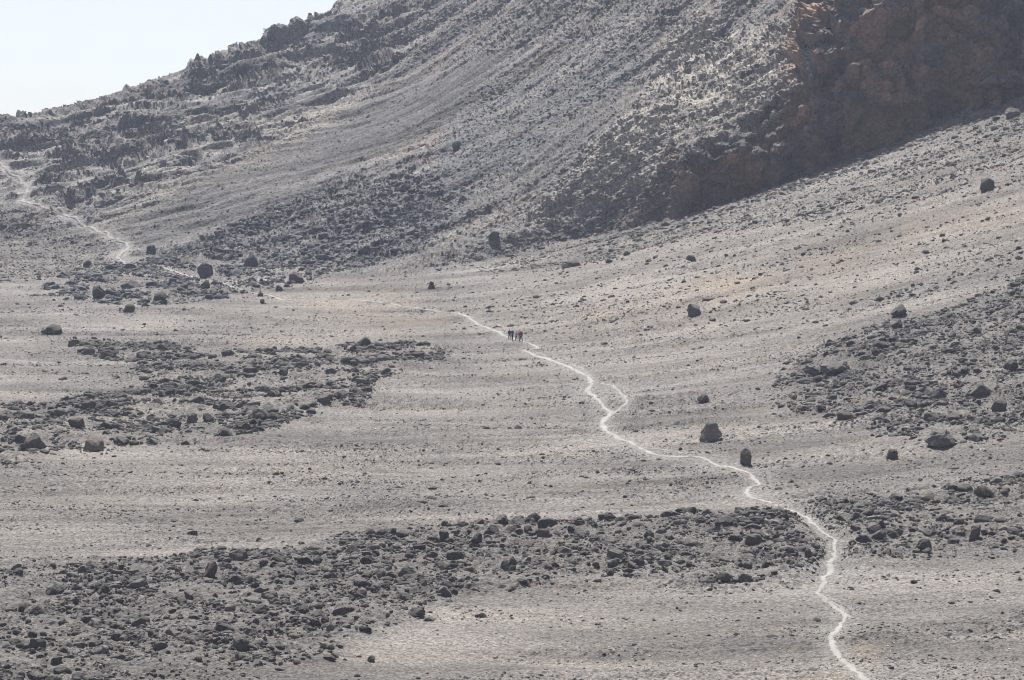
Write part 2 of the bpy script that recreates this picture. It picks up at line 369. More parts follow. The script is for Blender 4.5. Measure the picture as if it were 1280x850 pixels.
b3 = blocks3(X3[:, 0] / 0.95 + 3, X3[:, 1] / .95 + 5, X3[:, 2] / 0.8)
log('blocks')
b4 = blocks3(al / 17 + 4, ac / 9, X3[:, 2] / 9)
d = rock * (0.6 + 1.25 * b1 + 0.7 * b2 + 0.4 * b3) + (1 - st) * (0.26 * b3 + 0.20 * b2) * (1 - .6 * lr * chute) * (1 - .6 * scr) * (1 - .35 * blu) + lr * (1.7 * (b4 + .2) * crag) + soft['rib'][m] * 1.4
d = d + (1 - st) * (0.55 * fbm2(ac / 5.0, al / 24, 3) + lr * 2.4 * fbm2(ac / 9, al / 26, 3))
d = d + sh * (1 - st) * 0.7 * perlin2((ac + al * .25) / 2.2, al / 8)
# cliff: slanting strata, vertical ribs and bays
rib = fbm3(X3[:, 0] / 9, X3[:, 1] / 9, X3[:, 2] / 30, 3)
crack = -np.abs(perlin3(X3[:, 0] / 4.5, X3[:, 1] / 4.5, X3[:, 2] / 16)) + .2
slab = blocks3(X3[:, 0] / 6.5 + 1, X3[:, 1] / 6.5, X3[:, 2] / 10.0)
slab2 = blocks3(X3[:, 0] / 12 + 6, X3[:, 1] / 12, X3[:, 2] / 17.0)
d = d + st * (1.8 * rib + 2.2 * crack + 2.2 * slab + 3.2 * slab2 + 1.0 * b2 + 0.45 * b3)
q = (X3[:, 2] - .42 * X3[:, 0]) / 5.5 + 1.1 * perlin3(X3[:, 0] / 16, X3[:, 1] / 16, X3[:, 2] / 16) + .35 * perlin3(X3[:, 0] / 4, X3[:, 1] / 4, X3[:, 2] / 4)
qf = q - np.floor(q); qr = RV[(np.floor(q).astype(int) * 7) & 1023, 0]
d = d + st * 2.0 * qr * (sstep(0, .12, qf) * (1 - qf) - .3)
d = d * sstep(0.5, 2.0, dpath[m])
TORS = [(312, 64, 4.6, 1.7), (296, 68, 3.0, 2.0), (247, 88, 4, 2.0), (270, 78, 3, 1.4), (100, 134, 5, 1.3), (62, 140, 4, .8), (22, 148, 1.0, 1.4), (395, 24, 3.5, 1.8), (430, 8, 5, 2.2), (345, 46, 5, 2.0), (190, 110, 4, 1.3), (160, 118, 3, 1.4), (372, 36, 2.5, 1.5), (8, 152, 3, .5), (130, 130, 3, .8)]
sk_x = np.array([0, 65, 130, 220, 310, 430]); sk_y = np.array([150, 139, 129, 100, 62, 8])
for t_ in range(34):
    q_ = RNG.uniform(0, 440); TORS.append((q_, np.interp(q_, sk_x, sk_y) + RNG.uniform(0, 3), RNG.uniform(.9, 2.8), RNG.uniform(.4, 1.3)))
tp_ = hit([t_[0] for t_ in TORS], [t_[1] + 3 for t_ in TORS])
tor = np.zeros(len(X3), np.float32)
for (px_, py_, rr, hh), c_ in zip(TORS, tp_):
    q2 = ((X3[:, 0] - c_[0]) / rr) ** 2 + ((X3[:, 1] - c_[1] - 2) / (rr * 2.2)) ** 2
    tor = np.maximum(tor, 1.7 * hh * sstep(1.15, .35, np.sqrt(q2) + .35 * b2))
d = d + tor * (1 + .5 * b2)
disp[m] = d - 0.08 * sstep(1.2, .5, dpath[m])
# far coarse land keeps only broad relief
Pn = X.ravel()[:, None] * 0 + np.stack([x, y, z], -1)
Pn = Pn + N0 * disp[:, None]
PG = Pn.reshape(NA, NR, 3)
NG = normals(PG).reshape(-1, 3)
log('relief')
_sd = np.array([math.sin(math.radians(6)) * math.cos(math.radians(59)), math.cos(math.radians(6)) * math.cos(math.radians(59)), math.sin(math.radians(59))])
for n_ in ('front', 'scree', 'blue', 'leftrock', 'shoulder', 'apron'):
    q_ = mk[n_] > 0; log(n_, 'sun', round(float((N0[q_] @ _sd).mean()), 2), 'rough', round(float(np.clip(NG[q_] @ _sd, 0, 1).mean()), 2))

def surf(qx, qy):
    """height of the finished land at plan points"""
    qx = np.atleast_1d(qx); qy = np.atleast_1d(qy)
    a = np.arctan2(qx, qy); r = np.hypot(qx, qy); out = np.empty(len(qx))
    c = np.clip(np.searchsorted(AZ, a) - 1, 0, NA - 2)
    for i in range(len(qx)):
        t = (a[i] - AZ[c[i]]) / (AZ[c[i] + 1] - AZ[c[i]]); v = []
        for cc in (c[i], c[i] + 1):
            rr = np.hypot(PG[cc, :, 0], PG[cc, :, 1]); k = int(np.searchsorted(Rg[cc], r[i])); k0, k1 = max(0, k - 12), k + 12
            o = np.argsort(rr[k0:k1]); v.append(np.interp(r[i], rr[k0:k1][o], PG[cc, k0:k1, 2][o]))
        out[i] = v[0] * (1 - t) + v[1] * t
    return out

# ------------------------------------------------------------------ colours of the land (the ground's own tones, plus sunlight painted into the shoulder)
col = np.empty((len(x), 3), np.float32)
def lerp(c, target, w): return c * (1 - w[:, None]) + np.asarray(target, np.float32) * w[:, None]
GREY, WARM, BLUEG, DARK = (.212, .197, .186), (.272, .240, .208), (.115, .121, .134), (.135, .128, .122)
col[:] = GREY
n1 = fbm2(x / 60, y / 7, 4); n2 = fbm2(x / 14 + 5, y / 9, 4); n3 = fbm2(x / 24 + 11, y / 2.4, 3)
col = lerp(col, WARM, np.clip(0.30 + 0.9 * n1, 0, 1) * .45)
col = lerp(col, WARM, soft['warm'] * np.clip(.5 + 1.2 * n3, 0, 1) * .8)
col = lerp(col, (.135, .130, .126), np.clip(0.05 + 1.3 * n3, 0, 1) * .75 * (1 - soft['sandy']))
n4 = fbm2(x / 42 + 21, y / 13 + 2, 4)
col = col * (1 + .42 * np.clip(n4, -.8, .8))[:, None]
col = lerp(col, (.34, .28, .218), soft['tan'] * np.clip(.6 + 1.2 * n2 + .5 * n3, 0, 1) * .9)
bandsum = np.clip(soft['front'] + soft['right'] * .8 + soft['left'] * .4, 0, 1)
col = lerp(col, (.165, .156, .149), bandsum * .8)
col = lerp(col, (.25, .232, .205), soft['left'] * np.clip(.2 + n2 * 1.3, 0, 1) * .7)
mm = mtn.astype(np.float32)
ral = x * 0.93 + y * 0.36; rac = -x * 0.36 + y * 0.93
r1 = fbm2(rac / 4.5, ral / 60, 4); r2 = fbm2(rac / 1.6 + 4, ral / 30, 3)
colm = np.empty_like(col); colm[:] = (.165, .157, .153)
colm = lerp(colm, (.285, .262, .232), np.clip(r1 * 1.2 + .05, 0, 1) * .8)
colm = lerp(colm, (.135, .135, .142), np.clip(-r1 * 1.1 + r2 * .5, 0, 1) * .8)
r0 = fbm2(rac / 13 + 8, ral / 140, 3)
colm = lerp(colm, (.20, .158, .13), np.clip(fbm2(rac / 22 + 2, ral / 45 + 6, 4) * 1.6 - .15, 0, 1) * .5)
colm = lerp(colm, (.108, .103, .101), soft['scree'] * .85)
colm = colm * (1 + .58 * np.clip(r0, -.8, .8))[:, None]
colm = lerp(colm, BLUEG, soft['blue'] * np.clip(.75 + r2, 0, 1) * .85)
colm = lerp(colm, (.135, .138, .15), soft['apron'] * np.clip(.7 + r2, 0, 1) * .8)
colm = lerp(colm, (.30, .285, .262), soft['leftrock'] * np.clip(.35 + .9 * n2 + r1, 0, 1) * .8)
cragf = np.zeros(len(x), np.float32); cragf[m] = crag
colm = lerp(colm, (.185, .172, .162), cragf * (1 - soft['scree']) * (1 - .6 * soft['shoulder']) * .9)
colm = lerp(colm, (.30, .272, .232), soft['rib'] * .8)
colm = lerp(colm, (.46, .425, .375), soft['shoulder'] * np.clip(.75 + n2, 0, 1) * .9)  # pale shoulder rock, albedo raised further to paint in the sunlight it lacks
layer = np.zeros(len(x), np.float32); layer[m] = RV[(np.floor(q * 1.7).astype(int) * 13) & 1023, 1] - .5
cb = np.zeros(len(x), np.float32); cb[m] = fbm3(X3[:, 0] / 14, X3[:, 1] / 14, X3[:, 2] / 9, 4)
colm = lerp(colm, (.31, .215, .158), steep * .95)
colm = lerp(colm, (.36, .235, .155), steep * np.clip(cb * 1.4, 0, 1))
colm = lerp(colm, (.165, .15, .15), steep * np.clip(-cb * 1.8, 0, 1))
lf = soft['leftfoot'] * np.clip(.75 + n2, 0, 1) * .85
col = lerp(col, (.135, .126, .119), lf); colm = lerp(colm, (.135, .126, .119), lf)
colm = colm * (1 + .55 * steep * layer)[:, None]
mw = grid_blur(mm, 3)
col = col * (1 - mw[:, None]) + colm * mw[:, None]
dusty = sstep(4.0, 0.6, dpath + 1.6 * n2)
col = lerp(col, (.27, .26, .245), dusty * .55)
log('colour')

# ------------------------------------------------------------------ materials
ALB = .68      # dark volcanic ash and lava
def new_mat(name):
    m = bpy.data.materials.new(name); m.use_nodes = True
    nt = m.node_tree; b = nt.nodes['Principled BSDF']
    b.inputs['Roughness'].default_value = 0.95; b.inputs['Specular IOR Level'].default_value = 0.15
    return m, nt, b
def node(nt, kind, **kw):
    n = nt.nodes.new(kind)
    for k, v in kw.items(): setattr(n, k, v)
    return n
def mat_ground(name, scale, contrast, bump, speck=0.5):
    m, nt, b = new_mat(name); L = nt.links
    geo = node(nt, 'ShaderNodeNewGeometry')
    at = node(nt, 'ShaderNodeAttribute', attribute_name='tint')
    n1 = node(nt, 'ShaderNodeTexNoise'); n1.inputs['Scale'].default_value = scale; n1.inputs['Detail'].default_value = 5; n1.inputs['Roughness'].default_value = .72
    v1 = node(nt, 'ShaderNodeTexVoronoi'); v1.inputs['Scale'].default_value = scale * 2.6
    L.new(geo.outputs['Position'], n1.inputs['Vector']); L.new(geo.outputs['Position'], v1.inputs['Vector'])
    r = node(nt, 'ShaderNodeMapRange'); L.new(n1.outputs['Fac'], r.inputs['Value'])
    r.inputs['From Min'].default_value = .3; r.inputs['From Max'].default_value = .7; r.inputs['To Min'].default_value = 1 - contrast; r.inputs['To Max'].default_value = 1 + contrast
    sep = node(nt, 'ShaderNodeSeparateColor'); L.new(v1.outputs['Color'], sep.inputs['Color'])
    rs = node(nt, 'ShaderNodeMapRange'); L.new(sep.outputs['Red'], rs.inputs['Value']); rs.inputs['To Min'].default_value = ALB * (1 - speck); rs.inputs['To Max'].default_value = ALB * (1 + speck)
    mu = node(nt, 'ShaderNodeMath', operation='MULTIPLY'); L.new(r.outputs['Result'], mu.inputs[0]); L.new(rs.outputs['Result'], mu.inputs[1])
    vm = node(nt, 'ShaderNodeVectorMath', operation='SCALE'); L.new(at.outputs['Color'], vm.inputs[0]); L.new(mu.outputs[0], vm.inputs['Scale'])
    L.new(vm.outputs['Vector'], b.inputs['Base Color'])
    bp = node(nt, 'ShaderNodeBump'); bp.inputs['Strength'].default_value = bump; bp.inputs['Distance'].default_value = .25
    L.new(n1.outputs['Fac'], bp.inputs['Height']); L.new(bp.outputs['Normal'], b.inputs['Normal'])
    return m
M_GROUND = mat_ground('gravel_ground', 2.2, .34, 1.0, .45)
M_MTN = mat_ground('scree', 1.1, .32, .9, .45)
M_CLIFF = mat_ground('cliff_rock', .9, .28, .8, .18)
M_PATH = mat_ground('dusty_path', 2.5, .12, .3, .10)
def mat_rock(name, attr=True):
    m, nt, b = new_mat(name); L = nt.links
    tc = node(nt, 'ShaderNodeTexCoord') ; oi = node(nt, 'ShaderNodeObjectInfo'); geo = node(nt, 'ShaderNodeNewGeometry')
    n1 = node(nt, 'ShaderNodeTexNoise'); n1.inputs['Scale'].default_value = 3.5; n1.inputs['Detail'].default_value = 6; n1.inputs['Roughness'].default_value = .7
    L.new(geo.outputs['Position'], n1.inputs['Vector'])
    r = node(nt, 'ShaderNodeMapRange'); L.new(n1.outputs['Fac'], r.inputs['Value'])
    r.inputs['From Min'].default_value = .3; r.inputs['From Max'].default_value = .7; r.inputs['To Min'].default_value = .65 * ALB; r.inputs['To Max'].default_value = 1.35 * ALB
    if attr:
        at = node(nt, 'ShaderNodeAttribute', attribute_name='tint'); src = at.outputs['Color']
    else:
        src = oi.outputs['Color']
    vm = node(nt, 'ShaderNodeVectorMath', operation='SCALE'); L.new(src, vm.inputs[0]); L.new(r.outputs['Result'], vm.inputs['Scale'])
    L.new(vm.outputs['Vector'], b.inputs['Base Color'])
    bp = node(nt, 'ShaderNodeBump'); bp.inputs['Strength'].default_value = .6; bp.inputs['Distance'].default_value = .105
    L.new(n1.outputs['Fac'], bp.inputs['Height']); L.new(bp.outputs['Normal'], b.inputs['Normal'])
    return m
M_RUBBLE = mat_rock('rubble_stone', True)
M_ROCK = mat_rock('lava_rock', False)

# ------------------------------------------------------------------ mesh helpers
def build_mesh(name, V, faces, mat, tint=None, flat=True):
    """V (n,3); faces: (k,3) or (k,4) int array"""
    me = bpy.data.meshes.new(name)
    n, k, q = len(V), len(faces), faces.shape[1]
    me.vertices.add(n); me.vertices.foreach_set('co', np.ascontiguousarray(V, np.float32).ravel())
    me.loops.add(k * q); me.loops.foreach_set('vertex_index', np.ascontiguousarray(faces, np.int32).ravel())
    me.polygons.add(k); me.polygons.foreach_set('loop_start', np.arange(0, k * q, q, dtype=np.int32))
    me.update(calc_edges=True)
    if tint is not None:
        a = me.attributes.new('tint', 'FLOAT_COLOR', 'POINT')
        a.data.foreach_set('color', np.c_[tint, np.ones(n)].astype(np.float32).ravel())
    if flat: me.shade_flat()
    else: me.shade_smooth()
    me.materials.append(mat)
    return me
def link(name, me, kind=None, label=None, cat=None, group=None, parent=None):
    o = bpy.data.objects.new(name, me); COL.objects.link(o)
    if kind: o['kind'] = kind
    if label: o['label'] = label
    if cat: o['category'] = cat
    if group: o['group'] = group
    if parent: o.parent = parent
    return o
ii, jj = np.meshgrid(np.arange(NA - 1), np.arange(NR - 1), indexing='ij')
v00 = (ii * NR + jj).ravel()
quads = np.stack([v00, v00 + NR, v00 + NR + 1, v00 + 1], -1)
isM = (mtn[quads].sum(1) >= 2); isC = isM & (steep[quads].mean(1) > .5)
far = Rg.ravel()[quads[:, 0]] > 1200
isM &= ~far
reg = np.where(isC, 2, np.where(isM, 1, 0))
def sub(k, name, mat, label, cat):
    q = quads[reg == k]; u, inv = np.unique(q, return_inverse=True)
    me = build_mesh(name, Pn[u], inv.reshape(q.shape), mat, col[u])
    return link(name, me, 'structure', label, cat)
sub(0, 'ground', M_GROUND, 'grey gravelly volcanic plain rising gently to the foot of the mountain', 'ground')
sub(1, 'mountain', M_MTN, 'steep scree mountainside climbing to a craggy ridge against the sky', 'mountain')
sub(2, 'cliff', M_CLIFF, 'shaded reddish brown rock cliff standing above the talus', 'cliff')
log('land built', len(quads))

# path ribbons: a trodden strip a little proud of the trench worn for it
def ribbon(S, name, label, tone):
    d = np.gradient(S[:, :2], axis=0); d /= np.linalg.norm(d, axis=1)[:, None] + 1e-9
    nrm = np.c_[-d[:, 1], d[:, 0]]; k = np.arange(len(S))
    V = []; prof = [(-.5, -.10), (-.36, .012), (-.15, .03), (.12, .03), (.36, .012), (.5, -.10)]
    wob = .95 + .50 * perlin2(k * .13, 0 * k + 3.3) + .25 * perlin2(k * .7, 0 * k + 9.3)
    for a, h in prof:
        q = S[:, :2] + nrm * (a * S[:, 2] * wob * 1.35 + .20 * np.sign(a) * perlin2(k * .8, 0 * k + a * 31))[:, None]
        V.append(np.c_[q, surf(q[:, 0], q[:, 1]) + h + .03 + .12 * sstep(500, 560, q[:, 1])])
    V = np.stack(V, 1); n, c = V.shape[:2]
    a, b = np.meshgrid(np.arange(n - 1), np.arange(c - 1), indexing='ij'); f = (a * c + b).ravel()
    tint = np.repeat(np.array(tone)[None] * (1 + .16 * perlin2(k * .12, 0 * k + 2.2) + .10 * perlin2(k * .5, 0 * k + 5.2))[:, None], c, 0).reshape(n, c, 3)
    tint[:, [0, -1]] = tint[:, [0, -1]] * .3 + np.array([.25, .24, .226]) * .7; tint[:, [1, -2]] = tint[:, [1, -2]] * .6 + np.array([.26, .25, .235]) * .4; tint = tint.reshape(-1, 3)
    link(name, build_mesh(name, V.reshape(-1, 3), np.stack([f, f + c, f + c + 1, f + 1], -1), M_PATH, tint, False), 'structure', label, 'path')
ribbon(paths[0], 'path', 'pale dusty footpath winding across the gravel plain past the hikers', (.37, .36, .345))
ribbon(paths[1], 'path', 'pale footpath climbing the far slope towards the ridge', (.31, .30, .285))
ribbon(paths[2], 'path', 'short faint side loop of the footpath beside the main track', (.33, .32, .30))
for S_, l_ in zip(paths[3:], ('thin side strand of the footpath near the big lone boulder', 'thin side strand of the footpath on the nearest gravel', 'thin side strand of the footpath below the hikers')): ribbon(S_, 'path', l_, (.30, .29, .275))

# ------------------------------------------------------------------ rocks
def ico(sub):
    import bmesh
    bm = bmesh.new(); bmesh.ops.create_icosphere(bm, subdivisions=sub, radius=1)
    V = np.array([v.co[:] for v in bm.verts]); Fc = np.array([[v.index for v in f.verts] for f in bm.faces]); bm.free()
    return V, Fc
ICO = {s: ico(s) for s in (1, 2, 3, 4)}
def rock_shape(sub, seed, planes=11, rough=.06, flat=.75):
    r = np.random.default_rng(seed); V, Fc = ICO[sub]
    n = r.normal(size=(planes, 3)); n[:, 2] = n[:, 2] * .4 + .18; n /= np.linalg.norm(n, axis=1)[:, None]
    d = r.uniform(.5, .95, planes)
    k = 5; az = r.uniform(0, 6.28) + np.arange(k) * 6.283 / k + r.normal(size=k) * .5; el = np.radians(r.uniform(25, 82, k))
    n = np.vstack([n, np.c_[np.cos(az) * np.cos(el), np.sin(az) * np.cos(el), np.sin(el)]]); d = np.concatenate([d, r.uniform(.38, .72, k)])
    rad = np.min(np.where(V @ n.T > .05, d / np.maximum(V @ n.T, .05), 9), axis=1); rad = np.minimum(rad, 1.12)
    if rough:
        off = r.uniform(0, 90, 3)
        rad = rad * (1 + rough * fbm3(V[:, 0] * 2 + off[0], V[:, 1] * 2 + off[1], V[:, 2] * 2 + off[2], 4, .65))
    if sub == 4:
        rad = rad * (1 + .13 * blocks3(V[:, 0] * 1.7 + off[0], V[:, 1] * 1.7 + off[1], V[:, 2] * 1.7 + off[2]))
    W = V * rad[:, None] * np.array([1, r.uniform(.5, .95), r.uniform(flat - .15, flat + .15)])
    ext = np.abs(W).max(0)
    return W / max(ext[0], ext[1]), Fc   # half-size 1
areaV = np.zeros((NA, NR)); 
areaV[1:-1, 1:-1] = np.linalg.norm(np.cross(PG[2:, 1:-1] - PG[:-2, 1:-1], PG[1:-1, 2:] - PG[1:-1, :-2]), axis=2) / 4
areaV = areaV.ravel()
PX, PY, DEP = project(Pn)
inview = dense & (PX > -70) & (PX < 1350) & (PY > -40) & (PY < 890)
# a coarse depth buffer tells which of the rocks can be seen
ZB = np.full((430, 650), 1e9)
iv = np.where(inview & (PX >= 0) & (PX < 1280) & (PY >= 0) & (PY < 850))[0]
np.minimum.at(ZB, ((PY[iv] / 2).astype(int), (PX[iv] / 2).astype(int)), DEP[iv])
facing = np.einsum('ij,ij->i', NG, Pn - np.array([0, 0, HC])) < 0
stones = []
def scatter(weight, per_m2, smin, smax, alpha, tone, zone, stuff='rubble', spread=.22, sink=.30, cap=60000):
    """stones on the land: PER_M2 of them where WEIGHT is 1, half-size SMIN to SMAX metres by a power law"""
    w = weight * areaV * inview * facing * sstep(.35, .9, dpath)
    tot = w.sum(); n = int(min(cap, tot * per_m2))
    if n <= 0: return
    cw = np.cumsum(w); i = np.searchsorted(cw, RNG.random(n) * cw[-1]); i = np.clip(i, 0, len(w) - 1)
    P = Pn[i] + RNG.normal(size=(n, 3)) * np.sqrt(areaV[i])[:, None] * .4 * np.array([1, 1, 0])
    u = RNG.random(n); a = -alpha
    s = (smin ** a + u * (smax ** a - smin ** a)) ** (1 / a)
    tone = np.asarray(tone) * np.exp(spread * RNG.normal(size=(n, 1))) * (1 + .015 * RNG.normal(size=(n, 3)))
    P[:, 2] += s * (.5 - sink) * .8 - s * .12
    ok = dpath[i] > .3 + s / .42
    P, s, tone, i = P[ok], s[ok], tone[ok], i[ok]; n = len(s)
    stones.append((P, s, tone, np.full(n, ZONES.index(zone)), np.full(n, stuff == 'gravel'), i))
    log('scatter', zone, stuff, n, 'of', int(tot * per_m2))
ZONES = ['front', 'left', 'right', 'strip', 'apron', 'talus', 'plain', 'mountain', 'shoulder', 'ridge']
plainw = (1 - mm) * (1 - .6 * np.clip(bands if False else np.zeros(len(x)), 0, 1))
DK, MD, PL, BL = (.13, .122, .115), (.18, .17, .158), (.42, .395, .365), (.118, .119, .127)
cl1 = np.clip(.6 + 1.0 * fbm2(x / 8, y / 6, 4) + .6 * fbm2(x / 30, y / 16, 2), .06, 1.9)
F_, L_, R_ = mk['front'] * cl1, mk['left'] * np.clip(.35 + 1.5 * fbm2(x / 12 + 4, y / 8, 3), .04, 1.6), mk['right'] * np.clip(.6 + .9 * fbm2(x / 9, y / 7 + 3, 3), .08, 1.5)
scatter(F_, 3.0, .19, 1.15, 2.1, DK, 'front', sink=.15)
scatter(F_, 4.5, .08, .22, 1.5, DK, 'front')
scatter(L_, 3.2, .24, 1.4, 2.1, DK, 'left', sink=.15)
scatter(L_, 3.0, .12, .3, 1.6, MD, 'left')
scatter(R_, 2.6, .22, 1.3, 2.2, (.125, .118, .112), 'right', sink=.25)
scatter(R_, 4.5, .10, .28, 1.6, MD, 'right')
for z_, t_, n_ in (('front', DK, .5), ('left', DK, .35), ('right', (.14, .132, .125), .9)):
    scatter((grid_blur(mk[z_], 42) - .0) * (1 - mk[z_]) * (1 - mm) * np.clip(.4 + 1.2 * fbm2(x / 14, y / 6, 3), .05, 1.5), n_, .16, .8, 2.5, t_, z_)
scatter(((sfoot > -16) & (sfoot < 0) & (tfoot > 800)).astype(np.float32), .28, .35, 1.5, 2.1, (.2, .185, .17), 'talus')
scatter(mk['leftfoot'], .7, .2, .8, 2.2, MD, 'plain')
scatter(mk['strip'] * cl1, .6, .3, 1.0, 2.2, DK, 'strip')
scatter(mk['apron'] * np.clip(.4 + 1.3 * fbm2(x / 16, y / 12, 3), .05, 1.5), 1.0, .38, 1.7, 2.2, BL, 'apron', sink=.2)
scatter(mk['apron'], .9, .2, .45, 1.6, BL, 'apron')
scatter(mk['talus'] * (1 - steep) * np.clip(.4 + 1.4 * fbm2(x / 22, y / 5 + 3, 3), .03, 1.5), 1.3, .25, 1.1, 2.3, MD, 'talus')
scatter(mk['talus'] * (1 - steep), 1.2, .14, .3, 1.6, (.24, .23, .215), 'talus', spread=.4)
pat = np.clip(.40 + 1.7 * fbm2(x / 30 + 8, y / 6, 4), .03, 2.0) * (1 - .7 * soft['sandy'])
scatter((1 - mm) * pat, .09, .2, .7, 2.5, DK, 'plain')
scatter(soft['warm'] * (1 - mm) * np.clip(.2 + 1.6 * fbm2(x / 26, y / 3.5 + 3, 3), .02, 1.6), .55, .2, .9, 2.4, DK, 'plain')
scatter((1 - mm) * pat * sstep(650, 300, y), 2.8, .075, .30, 1.75, (.13, .125, .12), 'plain', 'gravel', spread=.5, cap=150000)
scatter((1 - mm), .65, .07, .20, 1.6, PL, 'plain', 'gravel', spread=.25, cap=34000)
scatter(mm * (1 - steep) * (1 - mk['leftrock']) * np.clip(.5 + r1 * 1.4, .05, 1.5), .55, .18, .42, 2.0, MD, 'mountain', 'gravel', spread=.28, cap=60000)
scatter(mk['blue'] * mm, .6, .2, .6, 2.0, BL, 'mountain', 'gravel', spread=.3, cap=12000)
scatter(mk['leftrock'] * mm, .16, .3, 1.3, 2.0, (.2, .19, .18), 'ridge', spread=.4, cap=12000)
scatter(mk['shoulder'] * mm * (1 - steep), .5, .25, 1.0, 2.1, (.26, .245, .22), 'shoulder', spread=.35, cap=12000)
SP = np.vstack([s[0] for s in stones]); SS = np.concatenate([s[1] for s in stones]); ST = np.vstack([s[2] for s in stones])
SZ = np.concatenate([s[3] for s in stones]); SGr = np.concatenate([s[4] for s in stones]); SI = np.concatenate([s[5] for s in stones])
qx, qy, qd = project(SP)
spx = SS * 2 * F / qd
inn = (qx > 3) & (qx < 1277) & (qy > 3) & (qy < 847)
zi = ZB[np.clip(qy / 2, 0, 424).astype(int), np.clip(qx / 2, 0, 639).astype(int)]
seen = inn & (qd < zi + 4)
log('stones', len(SS), 'seen', seen.sum())

